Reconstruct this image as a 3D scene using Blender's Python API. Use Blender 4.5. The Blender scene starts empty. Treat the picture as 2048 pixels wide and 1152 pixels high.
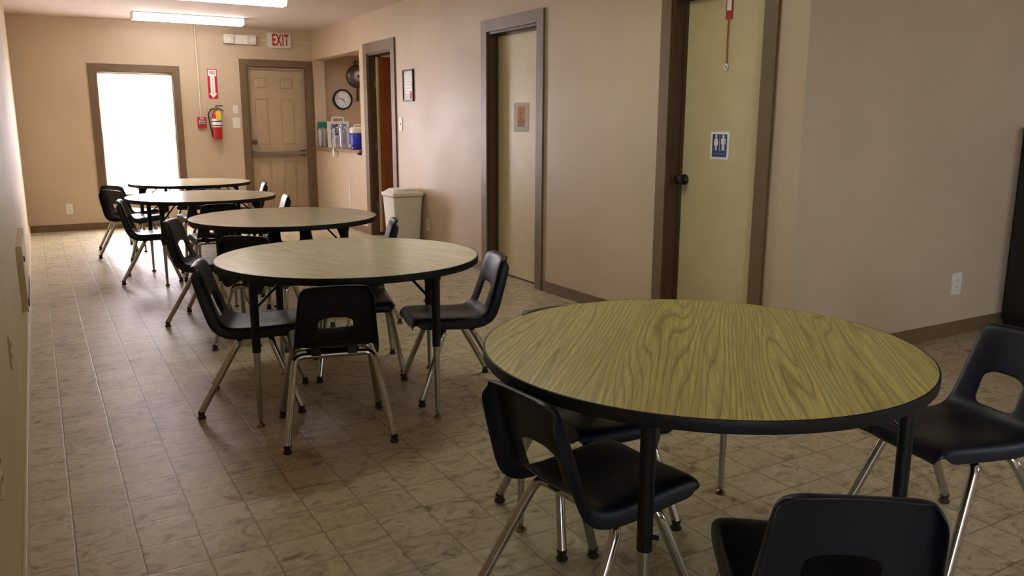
import bpy, bmesh, math, random
from mathutils import Vector, Matrix
random.seed(7)
C = bpy.context.scene.collection
PI = math.pi
XL, XR, YF, YC, CZ = -0.14, 3.404, 11.31, 2.912, 2.53     # left wall, right wall, far wall, jog, ceiling
YB, XE, WT = -2.6, 7.2, 0.15                               # back wall, east wall, wall thickness

# ------------------------------------------------------------------ materials
def srgb(r, g, b):
    f = lambda c: (c/255/12.92) if c/255 <= .04045 else ((c/255+.055)/1.055)**2.4
    return (f(r), f(g), f(b), 1)
class NT:
    def __init__(s, name):
        s.m = bpy.data.materials.new(name); s.m.use_nodes = True
        s.t = s.m.node_tree; s.b = s.t.nodes['Principled BSDF']
    def n(s, typ, **kw):
        nd = s.t.nodes.new(typ)
        for k, v in kw.items():
            if k.startswith('i_'):
                key = k[2:].replace('_', ' ')
                nd.inputs[key].default_value = v
            else: setattr(nd, k, v)
        return nd
    def l(s, a, b): s.t.links.new(a, b)
    def ramp(s, fac, stops):
        r = s.n('ShaderNodeValToRGB'); e = r.color_ramp.elements
        while len(e) < len(stops): e.new(.5)
        for i, (p, c) in enumerate(stops): e[i].position = p; e[i].color = c
        s.l(fac, r.inputs['Fac']); return r.outputs['Color']
    def coord(s, scale=(1,1,1), rot=(0,0,0), loc=(0,0,0)):
        tc = s.n('ShaderNodeTexCoord'); mp = s.n('ShaderNodeMapping')
        mp.inputs['Scale'].default_value = scale; mp.inputs['Rotation'].default_value = rot; mp.inputs['Location'].default_value = loc
        s.l(tc.outputs['Object'], mp.inputs['Vector']); return mp.outputs['Vector']
    def noise(s, vec, scale, detail=4, rough=.5, dist=0):
        n = s.n('ShaderNodeTexNoise'); n.inputs['Scale'].default_value = scale; n.inputs['Detail'].default_value = detail
        n.inputs['Roughness'].default_value = rough; n.inputs['Distortion'].default_value = dist
        s.l(vec, n.inputs['Vector']); return n.outputs['Fac']
    def math(s, op, a, b=None, c=None):
        n = s.n('ShaderNodeMath', operation=op)
        for i, v in enumerate((a, b, c)):
            if v is None: continue
            if isinstance(v, (int, float)): n.inputs[i].default_value = v
            else: s.l(v, n.inputs[i])
        return n.outputs[0]
    def mix(s, fac, a, b, blend='MIX'):
        n = s.n('ShaderNodeMix', data_type='RGBA', blend_type=blend)
        for i, v in ((0, fac), (6, a), (7, b)):
            if isinstance(v, (int, float, tuple)): n.inputs[i].default_value = v
            else: s.l(v, n.inputs[i])
        return n.outputs[2]
    def bump(s, h, strength=.2, dist=.01):
        b = s.n('ShaderNodeBump'); b.inputs['Strength'].default_value = strength; b.inputs['Distance'].default_value = dist
        s.l(h, b.inputs['Height']); s.l(b.outputs['Normal'], s.b.inputs['Normal'])
    def set(s, **kw):
        for k, v in kw.items():
            inp = s.b.inputs[k.replace('_', ' ')]
            if isinstance(v, (int, float, tuple)): inp.default_value = v
            else: s.l(v, inp)
        return s.m

def simple(name, col, rough=.5, metal=0, var=.06, scale=30, bump=0, spec=.5, **kw):
    t = NT(name); v = t.coord()
    f = t.noise(v, scale, 3)
    dark = tuple(c*(1-var*2) for c in col[:3])+(1,); light = tuple(min(1, c*(1+var)) for c in col[:3])+(1,)
    t.set(Base_Color=t.ramp(f, [(.3, dark), (.7, light)]), Roughness=rough, Metallic=metal)
    t.b.inputs['Specular IOR Level'].default_value = spec
    if bump: t.bump(t.noise(v, scale*4, 3), bump, .002)
    return t.set(**kw)

def wall_mat(name, col, rough=.42):
    t = NT(name); v = t.coord()
    a = t.noise(v, 1.3, 5, .6); b = t.noise(v, 70, 2)
    dark = tuple(c*.92 for c in col[:3])+(1,); light = tuple(c*1.05 for c in col[:3])+(1,)
    r = t.n('ShaderNodeMapRange'); t.l(t.noise(v, 2.2, 4), r.inputs['Value']); r.inputs['To Min'].default_value = rough-.06; r.inputs['To Max'].default_value = rough+.12
    t.set(Base_Color=t.ramp(a, [(.3, dark), (.7, light)]), Roughness=r.outputs[0])
    t.bump(b, .12, .002)
    return t.m

M = {}
M['wall'] = wall_mat('tan_wall_paint', srgb(198, 178, 151))
M['wallsheen'] = wall_mat('left_wall_paint', srgb(198, 181, 146), .62)
M['ceiling'] = wall_mat('ceiling_paint', srgb(212, 194, 182), .8)
M['trim'] = simple('brown_trim_paint', srgb(112, 90, 62), .42, var=.05, scale=8)
M['jamb'] = simple('dark_brown_jamb', srgb(84, 62, 40), .45, var=.06, scale=8)
M['doorpaint'] = simple('tan_door_paint', srgb(204, 190, 146), .4, var=.03, scale=6)
M['exitdoor'] = simple('exit_door_paint', srgb(176, 154, 122), .42, var=.03, scale=6)
M['white'] = simple('white_plastic', srgb(225, 222, 210), .4, var=.02)
M['cream'] = simple('cream_paint', srgb(200, 180, 142), .4, var=.03)
M['conduit'] = simple('conduit_paint', srgb(216, 204, 178), .4, var=.03)
M['metal'] = simple('brushed_steel', srgb(150, 150, 148), .35, 1, var=.05)
M['chrome'] = simple('chrome', srgb(186, 184, 178), .16, 1, var=.03, scale=12)
M['brass'] = simple('worn_nickel_glide', srgb(150, 128, 92), .3, 1, var=.1)
M['rubber'] = simple('brown_rubber', srgb(46, 32, 24), .6, var=.1)
M['blackmetal'] = simple('black_enamel', srgb(9, 8, 9), .45, 0, var=.1, spec=.35)
M['edge'] = simple('black_edge_band', srgb(8, 8, 9), .55, spec=.3, var=.1)
M['under'] = simple('table_underside', srgb(60, 48, 36), .8, var=.1)
M['black'] = simple('black_plastic', srgb(18, 18, 20), .4, var=.1)
M['red'] = simple('red_enamel', srgb(190, 24, 40), .3, var=.06)
M['redpaint'] = simple('sign_red', srgb(178, 28, 40), .5, var=.04)
M['paper'] = simple('white_paper', srgb(240, 239, 236), .6, var=.02)
M['yellow'] = simple('yellow_card', srgb(232, 206, 40), .6, var=.03)
M['orange'] = simple('orange_paper', srgb(226, 142, 44), .6, var=.04)
M['ink'] = simple('dark_ink', srgb(40, 26, 18), .6, var=.05)
M['signblue'] = simple('sign_blue', srgb(44, 62, 128), .45, var=.04)
M['signgrey'] = simple('sign_grey_lettering', srgb(120, 132, 168), .5, var=.03)
M['jugblue'] = simple('jug_blue', srgb(26, 40, 180), .35, var=.05)
M['ribbon'] = simple('orange_ribbon', srgb(206, 92, 56), .6, var=.06)
M['bin'] = simple('bin_plastic', srgb(238, 237, 228), .4, var=.02)
M['bindark'] = simple('bin_liner', srgb(208, 170, 150), .5, var=.03)
M['green'] = simple('green_label', srgb(30, 120, 100), .5, var=.08)
M['browndoor'] = None
M['steelpan'] = simple('pan_steel', srgb(120, 112, 102), .35, .9, var=.06)
M['dresser'] = simple('dark_espresso_wood', srgb(20, 15, 14), .4, var=.2, scale=9)
M['kitchen'] = wall_mat('kitchen_wall_paint', srgb(186, 158, 128), .6)
M['counter'] = simple('counter_laminate', srgb(150, 122, 92), .4, var=.06)
M['outside'] = simple('gravel_outside', srgb(190, 186, 178), .9, var=.1, scale=3)

def chair_plastic():
    t = NT('navy_black_chair_plastic'); v = t.coord()
    n = t.noise(v, 160, 2); f = t.noise(v, 6, 3)
    t.set(Base_Color=t.ramp(f, [(.3, srgb(8, 11, 21)), (.7, srgb(12, 15, 29))]), Roughness=.42)
    t.b.inputs['Specular IOR Level'].default_value = .36
    t.bump(n, .18, .0015)
    return t.m
M['shell'] = chair_plastic()

def wood(name, c0, c1, c2, rough=.35):
    # plain-sawn oak laminate: grain runs along the object's own Y
    t = NT(name)
    v = t.coord()
    st = t.coord(scale=(1, .075, 1))
    n1 = t.noise(st, 3.6, 2.5, .45, .15)
    sx = t.n('ShaderNodeSeparateXYZ'); t.l(v, sx.inputs[0])
    ph = t.math('ADD', t.math('MULTIPLY', sx.outputs[0], 44), t.math('MULTIPLY', n1, 34))
    rings = t.math('FRACT', ph)
    rr = t.ramp(rings, [(0, (.15,.15,.15,1)), (.12, (.75,.75,.75,1)), (.6, (1,1,1,1)), (.9, (.45,.45,.45,1)), (1, (.15,.15,.15,1))])
    fine = t.noise(t.coord(scale=(1, .025, 1)), 230, 3, .6)
    broad = t.noise(t.coord(scale=(1, .15, 1)), 5, 3)
    base = t.ramp(broad, [(.3, c1), (.7, c2)])
    streak = t.ramp(t.noise(t.coord(scale=(1, .02, 1)), 60, 4, .6), [(.40, (0, 0, 0, 1)), (.62, (1, 1, 1, 1))])
    g = t.math('MULTIPLY', t.math('SUBTRACT', 1.0, rr), .85)
    g = t.math('MAXIMUM', g, t.math('MULTIPLY', t.math('SUBTRACT', 1.0, streak), .35))
    col = t.mix(g, base, c0)
    fg = t.ramp(fine, [(.38, (.62,.58,.5,1)), (.56, (1,1,1,1))])
    col = t.mix(.6, col, fg, 'MULTIPLY')
    t.set(Base_Color=col, Roughness=rough)
    t.bump(fine, .04, .001); t.b.inputs['Specular IOR Level'].default_value = .7
    return t.m
M['oak'] = wood('yellow_oak_laminate', srgb(124, 112, 46), srgb(222, 212, 122), srgb(232, 222, 140), .36)
M['glareoak'] = wood('glare_paled_oak_laminate', srgb(200, 190, 156), srgb(224, 214, 182), srgb(232, 224, 198), .2)  # near table's oak, with window glare lightened into the colour
def brownwood():
    t = NT('red_brown_wood_door'); v = t.coord(scale=(6, 6, .5))
    f = t.noise(v, 4, 5, .6, .5)
    t.set(Base_Color=t.ramp(f, [(.3, srgb(136, 74, 34)), (.7, srgb(168, 96, 46))]), Roughness=.4); return t.m
M['browndoor'] = brownwood()

def vinyl():
    t = NT('stone_pattern_sheet_vinyl'); v = t.coord()
    TS = .1755
    sx = t.n('ShaderNodeSeparateXYZ'); t.l(v, sx.inputs[0])
    wob = t.math('MULTIPLY', t.math('SUBTRACT', t.noise(v, 16, 3), .5), .010)
    cx = t.math('DIVIDE', t.math('ADD', t.math('ADD', sx.outputs[0], .007), wob), TS)
    cy = t.math('DIVIDE', t.math('ADD', t.math('ADD', sx.outputs[1], .051), wob), TS)
    def edge(c):
        f = t.math('FRACT', c); return t.math('MULTIPLY', t.math('MINIMUM', f, t.math('SUBTRACT', 1.0, f)), TS)
    d = t.math('MINIMUM', edge(cx), edge(cy))
    gl = t.n('ShaderNodeMapRange', interpolation_type='SMOOTHSTEP'); t.l(d, gl.inputs['Value'])
    gl.inputs['From Min'].default_value = .0008; gl.inputs['From Max'].default_value = .0045
    cell = t.n('ShaderNodeCombineXYZ'); t.l(t.math('FLOOR', cx), cell.inputs[0]); t.l(t.math('FLOOR', cy), cell.inputs[1])
    wn = t.n('ShaderNodeTexWhiteNoise', noise_dimensions='2D'); t.l(cell.outputs[0], wn.inputs['Vector'])
    off = t.n('ShaderNodeVectorMath', operation='MULTIPLY_ADD'); t.l(wn.outputs['Color'], off.inputs[0]); off.inputs[1].default_value = (7, 7, 7); 
    mp = t.n('ShaderNodeMapping'); mp.inputs['Scale'].default_value = (1, 1.45, 1); t.l(v, mp.inputs['Vector'])
    t.l(mp.outputs[0], off.inputs[2])
    a = t.noise(off.outputs[0], 8, 6, .66, 1.6); b = t.noise(off.outputs[0], 15, 6, .7, 1.8)
    big = t.noise(v, .9, 3)
    c = t.ramp(a, [(.32, srgb(122, 108, 82)), (.43, srgb(176, 163, 132)), (.57, srgb(202, 190, 160)), (.70, srgb(160, 138, 112))])
    vein = t.ramp(b, [(.34, (.60, .57, .53, 1)), (.43, (.95, .95, .94, 1)), (.60, (1, 1, 1, 1)), (.68, (.88, .84, .80, 1))])
    c = t.mix(.75, c, vein, 'MULTIPLY')
    tone = t.ramp(wn.outputs['Value'], [(0, (.82, .77, .73, 1)), (.5, (.98, .97, .95, 1)), (1, (1.0, 1.0, 1.0, 1))])
    c = t.mix(.7, c, tone, 'MULTIPLY')
    c = t.mix(t.math('MULTIPLY', t.math('SUBTRACT', 1.0, gl.outputs[0]), .7), c, srgb(112, 98, 76))
    rg = t.n('ShaderNodeMapRange'); t.l(b, rg.inputs['Value']); rg.inputs['To Min'].default_value = .34; rg.inputs['To Max'].default_value = .5
    t.set(Base_Color=c, Roughness=rg.outputs[0])
    h = t.math('ADD', t.math('MULTIPLY', gl.outputs[0], .6), t.math('MULTIPLY', a, .5))
    t.bump(h, .24, .004)
    return t.m
M['floor'] = vinyl()

def emis(name, col, s):
    t = NT(name); f = t.noise(t.coord(), 3)
    t.set(Base_Color=(.9, .9, .9, 1), Emission_Color=t.ramp(f, [(0, col), (1, col)]), Emission_Strength=s); return t.m
M['tube'] = emis('fluorescent_diffuser', (1, .94, .92, 1), 11.0)
M['tubefill'] = emis('fill_diffuser_greenish', (.93, 1, .84, 1), 11.0)  # green-tinted glow for the added fixture near the camera
def glass(name, tint=(1, 1, 1, 1), refl=.12, milk=0):
    t = NT(name); t.t.nodes.remove(t.b)
    tr = t.n('ShaderNodeBsdfTransparent'); tr.inputs[0].default_value = tint
    gl = t.n('ShaderNodeBsdfGlossy'); gl.inputs['Roughness'].default_value = .06
    fr = t.n('ShaderNodeLayerWeight')
    fac = t.math('ADD', t.math('MULTIPLY', t.math('POWER', fr.outputs['Facing'], 4), .7), refl)
    mx = t.n('ShaderNodeMixShader'); t.l(fac, mx.inputs[0]); t.l(tr.outputs[0], mx.inputs[1]); t.l(gl.outputs[0], mx.inputs[2])
    out = mx.outputs[0]
    if milk:
        df = t.n('ShaderNodeBsdfDiffuse'); df.inputs[0].default_value = (.9, .9, .92, 1); m2 = t.n('ShaderNodeMixShader'); m2.inputs[0].default_value = milk
        t.l(out, m2.inputs[1]); t.l(df.outputs[0], m2.inputs[2]); out = m2.outputs[0]
    t.l(out, t.t.nodes['Material Output'].inputs['Surface']); return t.m
M['pane'] = glass('window_glass', (1, 1, 1, 1), .0)
M['clear'] = glass('clear_plastic', (.9, .9, .93, 1), .22, .10)
M['sleeve'] = glass('plastic_sleeve', (.95, .95, .95, 1), .05)

# ------------------------------------------------------------------ mesh helpers
def obj(name, bm, mat, parent=None, smooth=False, loc=None, rotz=None, angle=None):
    me = bpy.data.meshes.new(name)
    bmesh.ops.recalc_face_normals(bm, faces=bm.faces[:])
    bm.to_mesh(me); bm.free()
    o = bpy.data.objects.new(name, me); C.objects.link(o)
    me.materials.append(M[mat] if isinstance(mat, str) else mat)
    if smooth:
        for p in me.polygons: p.use_smooth = True
        if angle:
            me.set_sharp_from_angle(angle=math.radians(angle))
    if parent: o.parent = parent
    if loc is not None: o.location = loc
    if rotz is not None: o.rotation_euler = (0, 0, rotz)
    return o
def tag(o, label, cat, group=None, kind=None):
    o['label'] = label; o['category'] = cat
    if group: o['group'] = group
    if kind: o['kind'] = kind
    return o
def thing(name, label, cat, loc=(0, 0, 0), rotz=0, group=None, kind=None):
    o = bpy.data.objects.new(name, None); C.objects.link(o); o.location = loc; o.rotation_euler = (0, 0, rotz)
    o.empty_display_size = .1
    return tag(o, label, cat, group, kind)
def box(bm, x0, x1, y0, y1, z0, z1, bev=0):
    r = bmesh.ops.create_cube(bm, size=1)
    vs = r['verts']
    for v in vs:
        v.co = Vector((x0+(v.co.x+.5)*(x1-x0), y0+(v.co.y+.5)*(y1-y0), z0+(v.co.z+.5)*(z1-z0)))
    if bev:
        es = list({e for v in vs for e in v.link_edges})
        bmesh.ops.bevel(bm, geom=es, offset=bev, segments=2, affect='EDGES', profile=.7)
    return bm
def B(*a, **k): return box(bmesh.new(), *a, **k)
def tube(bm, pts, r, seg=12, cap=True, r1=None):
    pts = [Vector(p) for p in pts]; n = len(pts)
    rings = []; up = None
    for i, p in enumerate(pts):
        t = (pts[min(i+1, n-1)]-pts[max(i-1, 0)]).normalized()
        if up is None:
            up = Vector((0, 0, 1)) if abs(t.z) < .9 else Vector((1, 0, 0))
        a = up - t*up.dot(t); a.normalize(); up = a
        b = t.cross(a)
        rad = r if r1 is None else r+(r1-r)*i/(n-1)
        rings.append([bm.verts.new(p+(a*math.cos(2*PI*k/seg)+b*math.sin(2*PI*k/seg))*rad) for k in range(seg)])
    for i in range(n-1):
        for k in range(seg):
            bm.faces.new((rings[i][k], rings[i][(k+1) % seg], rings[i+1][(k+1) % seg], rings[i+1][k]))
    if cap:
        bm.faces.new(rings[0]); bm.faces.new(rings[-1][::-1])
    return bm
def fillet(pts, rad, n=6):
    pts = [Vector(p) for p in pts]; out = [pts[0]]
    for i in range(1, len(pts)-1):
        a, b, c = pts[i-1], pts[i], pts[i+1]
        u = (a-b).normalized(); v = (c-b).normalized()
        ang = u.angle(v); d = min(rad/math.tan(ang/2), (a-b).length*.49, (c-b).length*.49)
        p0, p1 = b+u*d, b+v*d
        for k in range(n+1):
            s = k/n; out.append(p0.lerp(b, s).lerp(b.lerp(p1, s), s))
    out.append(pts[-1]); return out
def lathe(bm, prof, seg=24, cx=0, cy=0, cap=True):
    rings = [[bm.verts.new((cx+r*math.cos(2*PI*k/seg), cy+r*math.sin(2*PI*k/seg), z)) for k in range(seg)] for r, z in prof]
    for i in range(len(rings)-1):
        for k in range(seg):
            bm.faces.new((rings[i][k], rings[i][(k+1) % seg], rings[i+1][(k+1) % seg], rings[i+1][k]))
    if cap:
        bm.faces.new(rings[0][::-1]); bm.faces.new(rings[-1])
    return bm
def L(prof, seg=24, cx=0, cy=0): return lathe(bmesh.new(), prof, seg, cx, cy)
def prism(bm, poly, depth, frame):
    """polygon (u,v) extruded by depth along frame's normal; frame = (origin, U, V, N)"""
    o, U, V, N = [Vector(q) for q in frame]
    a = [bm.verts.new(o+U*u+V*v) for u, v in poly]; b = [bm.verts.new(o+U*u+V*v+N*depth) for u, v in poly]
    bm.faces.new(a[::-1]); bm.faces.new(b)
    for i in range(len(poly)):
        j = (i+1) % len(poly); bm.faces.new((a[i], a[j], b[j], b[i]))
    return bm
def rrect(w, h, r, n=4):
    out = []
    for cx, cy, a0 in ((w/2-r, h/2-r, 0), (-w/2+r, h/2-r, 90), (-w/2+r, -h/2+r, 180), (w/2-r, -h/2+r, 270)):
        for k in range(n+1):
            a = math.radians(a0+90*k/n); out.append((cx+r*math.cos(a), cy+r*math.sin(a)))
    return out
def circ(r, n=24, cx=0, cy=0): return [(cx+r*math.cos(2*PI*k/n), cy+r*math.sin(2*PI*k/n)) for k in range(n)]
def text(name, s, size, frame, mat, parent, depth=.0012, sx=1, bold=0, align='CENTER', spacing=1, line=1):
    cu = bpy.data.curves.new(name, 'FONT'); cu.body = s; cu.size = size; cu.extrude = depth/2; cu.offset = bold
    cu.align_x = align; cu.align_y = 'CENTER'; cu.space_character = spacing; cu.space_line = line
    tmp = bpy.data.objects.new(name, cu); C.objects.link(tmp)
    bpy.context.view_layer.update()
    dg = bpy.context.evaluated_depsgraph_get()
    me = bpy.data.meshes.new_from_object(tmp.evaluated_get(dg))
    bpy.data.objects.remove(tmp); bpy.data.curves.remove(cu)
    o, U, V, N = [Vector(q) for q in frame]
    for v in me.vertices: v.co = o+U*v.co.x*sx+V*v.co.y+N*(v.co.z+depth/2)
    ob = bpy.data.objects.new(name, me); C.objects.link(ob); me.materials.clear(); me.materials.append(M[mat]); ob.parent = parent
    return ob
# local frames for flat things: on the far wall (facing -Y) and on the right wall (facing -X); thing origin on the wall surface
FF = ((0, 0, 0), (1, 0, 0), (0, 0, 1), (0, -1, 0))
FR = ((0, 0, 0), (0, -1, 0), (0, 0, 1), (-1, 0, 0))
def off(fr, d, u=0, v=0):
    o, U, V, N = [Vector(q) for q in fr]; return (o+N*d+U*u+V*v, U, V, N)

# ------------------------------------------------------------------ the room
def wall(name, axis, at, thick, a0, a1, holes, label, mat='wall', z1=CZ):
    """wall slab perpendicular to axis, from at to at+thick, with rectangular holes (u0,u1,z0,z1)"""
    bm = bmesh.new()
    us = sorted({a0, a1, *[h[0] for h in holes], *[h[1] for h in holes]})
    for u0, u1 in zip(us, us[1:]):
        um = (u0+u1)/2
        cut = sorted((h[2], h[3]) for h in holes if h[0] < um < h[1]); z = 0
        segs = []
        for c0, c1 in cut:
            if c0 > z: segs.append((z, c0))
            z = c1
        if z < z1: segs.append((z, z1))
        for s0, s1 in segs:
            if axis == 'y': box(bm, u0, u1, at, at+thick, s0, s1)
            else: box(bm, at, at+thick, u0, u1, s0, s1)
    bmesh.ops.remove_doubles(bm, verts=bm.verts[:], dist=1e-5)
    return tag(obj(name, bm, mat), label, 'wall', kind='structure')
W1 = (.735, 1.602, .40, 1.925)                 # far window opening
D1 = (2.515, 3.305, 0, 2.045)                  # exit door opening
wall('wall_far', 'y', YF, WT, XL-WT, XR+WT, [W1, D1], 'tan far wall with the window and the exit door')
KD, P1 = (8.435, 9.165, 0, 2.085), (9.45, 11.25, .96, 2.15)   # kitchen doorway, serving hatch
DA, DB = (5.47, 6.275, 0, 2.06), (3.195, 3.935, 0, 2.06)
wall('wall_right', 'x', XR, WT, YC+WT, YF, [KD, P1, DA, DB], 'long tan right wall with three doors and the serving hatch')
wall('wall_front', 'y', YC, WT, XR, XE, [], 'tan wall facing the camera right of the restroom door')
WE = (5.5, 6.2, 1.15, 1.9)
WL = (-2.0, -1.0, .9, 2.0)
wall('wall_left', 'x', XL-WT, WT, YB, YF, [WL], 'tan left wall seen edge on', mat='wallsheen')
wall('wall_back', 'y', YB-WT, WT, XL-WT, XE+WT, [WE], 'tan wall behind the camera')
wall('wall_east', 'x', XE, WT, YB, YC+WT, [], 'tan wall at the right end of the room')
tag(obj('floor', B(XL-WT, XE+WT, YB-WT, YF+WT, -.1, 0), 'floor'), 'beige stone-pattern vinyl floor', 'floor', kind='structure')
tag(obj('ceiling', B(XL-WT, XE+WT, YB-WT, YF+WT, CZ, CZ+.1), 'ceiling'), 'pinkish white ceiling', 'ceiling', kind='structure')

def base(name, label, *a, mat='trim'):
    return tag(obj(name, B(*a, bev=.003), mat), label, 'baseboard', kind='structure')
base('baseboard_far', 'brown baseboard under the far window', XL+.013, 2.43, YF-.012, YF, 0, .085)
base('baseboard_right', 'brown baseboard between the two right-hand doors', XR-.012, XR, 4.035, 5.36, 0, .085)
base('baseboard_middle', 'brown baseboard behind the bin', XR-.012, XR, 6.38, 8.31, 0, .085)
base('baseboard_hatch', 'brown baseboard below the serving hatch', XR-.012, XR, 9.285, YF-.013, 0, .085)
base('baseboard_front', 'brown baseboard left of the dark dresser', XR, XE, YC-.012, YC, 0, .09)
base('baseboard_left', 'cream baseboard along the left wall', XL, XL+.012, YB, YF-.013, 0, .085, mat='cream')
base('baseboard_corner', 'short brown baseboard by the room corner', XR-.012, XR, YC-.012, 3.09, 0, .085)

# ---- window on the far wall
def frame_bm(bm, x0, x1, z0, z1, w, y0, y1, sides='LRTB', bev=.002):
    """picture-frame casing around an opening in the XZ plane"""
    if 'L' in sides: box(bm, x0-w, x0, y0, y1, z0-(w if 'B' in sides else 0), z1+w, bev)
    if 'R' in sides: box(bm, x1, x1+w, y0, y1, z0-(w if 'B' in sides else 0), z1+w, bev)
    if 'T' in sides: box(bm, x0, x1, y0, y1, z1, z1+w, bev)
    if 'B' in sides: box(bm, x0, x1, y0, y1, z0-w, z0, bev)
    return bm
w = thing('window_1', 'tall bright window in the brown casing on the far wall', 'window', (0, YF, 0), kind='structure')
x0, x1, z0, z1 = W1
obj('window_casing', frame_bm(bmesh.new(), x0, x1, z0, z1, .085, -.018, 0), 'trim', w)
obj('window_jamb', frame_bm(bmesh.new(), x0+.012, x1-.012, z0+.012, z1-.012, .012, 0, WT), 'trim', w)
zm = (z0+z1)/2
f = frame_bm(bmesh.new(), x0+.04, x1-.04, z0+.045, zm-.01, .028, .06, .085); obj('sash', f, 'white', w)
f = frame_bm(bmesh.new(), x0+.04, x1-.04, zm+.02, z1-.04, .028, .09, .115); obj('sash', f, 'white', w)
obj('pane', B(x0+.04, x1-.04, .07, .074, z0+.045, zm-.01), 'pane', w)
obj('pane', B(x0+.04, x1-.04, .10, .104, zm+.02, z1-.04), 'pane', w)
def sheer():
    t = NT('sheer_white_curtain'); t.t.nodes.remove(t.b)
    tr = t.n('ShaderNodeBsdfTransparent'); tl = t.n('ShaderNodeBsdfTranslucent'); tl.inputs[0].default_value = (.9, .88, .92, 1)
    f = t.noise(t.coord(scale=(60, 1, 1)), 2, 2)
    mx = t.n('ShaderNodeMixShader'); t.l(t.math('MULTIPLY_ADD', f, .2, .28), mx.inputs[0]); t.l(tr.outputs[0], mx.inputs[1]); t.l(tl.outputs[0], mx.inputs[2])
    t.l(mx.outputs[0], t.t.nodes['Material Output'].inputs['Surface']); return t.m
M['sheer'] = sheer()
bm = bmesh.new(); NX = 60
for i in range(NX):
    ua, ub = x0+.014+(x1-x0-.028)*i/NX, x0+.014+(x1-x0-.028)*(i+1)/NX
    ya, yb = .036+.006*math.sin(i*1.3), .036+.006*math.sin((i+1)*1.3)
    bm.faces.new([bm.verts.new(q) for q in ((ua, ya, z0+.024), (ub, yb, z0+.024), (ub, yb, z1-.03), (ua, ya, z1-.03))])
bmesh.ops.remove_doubles(bm, verts=bm.verts[:], dist=1e-4)
obj('sheer_curtain', bm, 'sheer', w, True)
obj('curtain_rod', tube(bmesh.new(), [(x0+.012, .036, z1-.028), (x1-.012, .036, z1-.028)], .006, 8), 'white', w)
obj('window_sill', B(x0+.0, x1-.0, .012, .06, z0+.012, z0+.02, bev=.002), 'trim', w)
# ---- unseen windows added behind the camera to light the near end
for nm, lab, ax, (a0, a1, b0, b1) in (('fill_window_left', 'added unseen window in the left wall behind the camera', 'w', WL), ('fill_window_back', 'added unseen window in the wall behind the camera', 'y', WE)):
    w = thing(nm, lab, 'window', (0, 0, 0), kind='structure')
    P0 = XL if ax == 'w' else YB
    def wb(bm, d0, d1, u0, u1, v0, v1):                 # d: distance into the room from the wall face
        if ax == 'w': box(bm, P0+d0, P0+d1, u0, u1, v0, v1)
        else: box(bm, u0, u1, P0+d0, P0+d1, v0, v1)
    bm = bmesh.new()
    for ua, ub, za, zb in ((a0-.085, a0, b0-.085, b1+.085), (a1, a1+.085, b0-.085, b1+.085), (a0, a1, b0-.085, b0), (a0, a1, b1, b1+.085)): wb(bm, 0, .018, ua, ub, za, zb)
    obj('window_casing', bm, 'trim', w)
    bm = bmesh.new()
    for ua, ub, za, zb in ((a0, a0+.04, b0, b1), (a1-.04, a1, b0, b1), (a0+.04, a1-.04, b0, b0+.04), (a0+.04, a1-.04, b1-.04, b1), (a0+.04, a1-.04, (b0+b1)/2-.02, (b0+b1)/2+.02)): wb(bm, -.11, -.07, ua, ub, za, zb)
    obj('sash', bm, 'white', w)
    bm = bmesh.new(); wb(bm, -.092, -.088, a0+.04, a1-.04, b0+.04, b1-.04); obj('pane', bm, 'pane', w)

# ---- exit door on the far wall
d = thing('door_1', 'tan six-panel exit door with a push bar on the far wall', 'door', (0, YF, 0), kind='structure')
x0, x1, _, z1 = D1
obj('door_casing', frame_bm(bmesh.new(), x0, x1, 0, z1, .088, -.018, 0, 'LRT'), 'trim', d)
obj('door_jamb', frame_bm(bmesh.new(), x0+.022, x1-.022, 0, z1-.022, .022, 0, WT, 'LRT', 0), 'trim', d)
def panel_door(x0, x1, z0, z1, y, rows, cols):
    """slab with raised panels set in recessed fields, front face at y looking -Y"""
    bm = bmesh.new()
    box(bm, x0, x1, y+.011, y+.044, z0, z1)
    xs = [x0]+[c for p in cols for c in p]+[x1]
    for (r0, r1) in rows:
        for i in range(0, len(xs), 2): box(bm, xs[i], xs[i+1], y, y+.012, r0, r1)
    zs = [z0]+[c for p in rows for c in p]+[z1]
    for i in range(0, len(zs), 2): box(bm, x0, x1, y, y+.012, zs[i], zs[i+1])
    for (r0, r1) in rows:
        for (c0, c1) in cols:
            r = bmesh.ops.create_cube(bm, size=1)
            for v in r['verts']:
                fr = v.co.y < 0; ins = .034 if fr else .014
                v.co = Vector(((c0+ins if v.co.x < 0 else c1-ins), (y+.002 if fr else y+.0115), (r0+ins if v.co.z < 0 else r1-ins)))
    return bm
obj('door_slab', panel_door(x0+.024, x1-.024, .012, z1-.024, .055, [(.14, .80), (1.005, 1.625), (1.75, 1.90)], [(2.62, 2.80), (2.965, 3.155)]), 'exitdoor', d)
pb = obj('push_bar', B(2.55, 3.262, -.012, .03, .885, .932, bev=.006), 'metal', d); pb['label'] = 'brushed steel push bar'
obj('bar_mount', B(2.546, 2.60, .0, .055, .875, .942, bev=.004), 'metal', pb)
obj('bar_mount', B(3.205, 3.266, -.002, .055, .875, .942, bev=.004), 'blackmetal', pb)
kn = bmesh.new(); lathe(kn, [(.03, 0), (.03, .008), (.012, .012), (.012, .035), (.026, .045), (.03, .06), (.022, .072), (.004, .075)], 20)
for v in kn.verts: v.co = Vector((2.585+v.co.x, .055-v.co.z, 1.06+v.co.y))
obj('door_knob', kn, 'jamb', d, True)
obj('threshold', B(x0+.022, x1-.022, 0, WT, 0, .011), 'metal', d)
# seal outside the exit door is the slab itself

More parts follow.
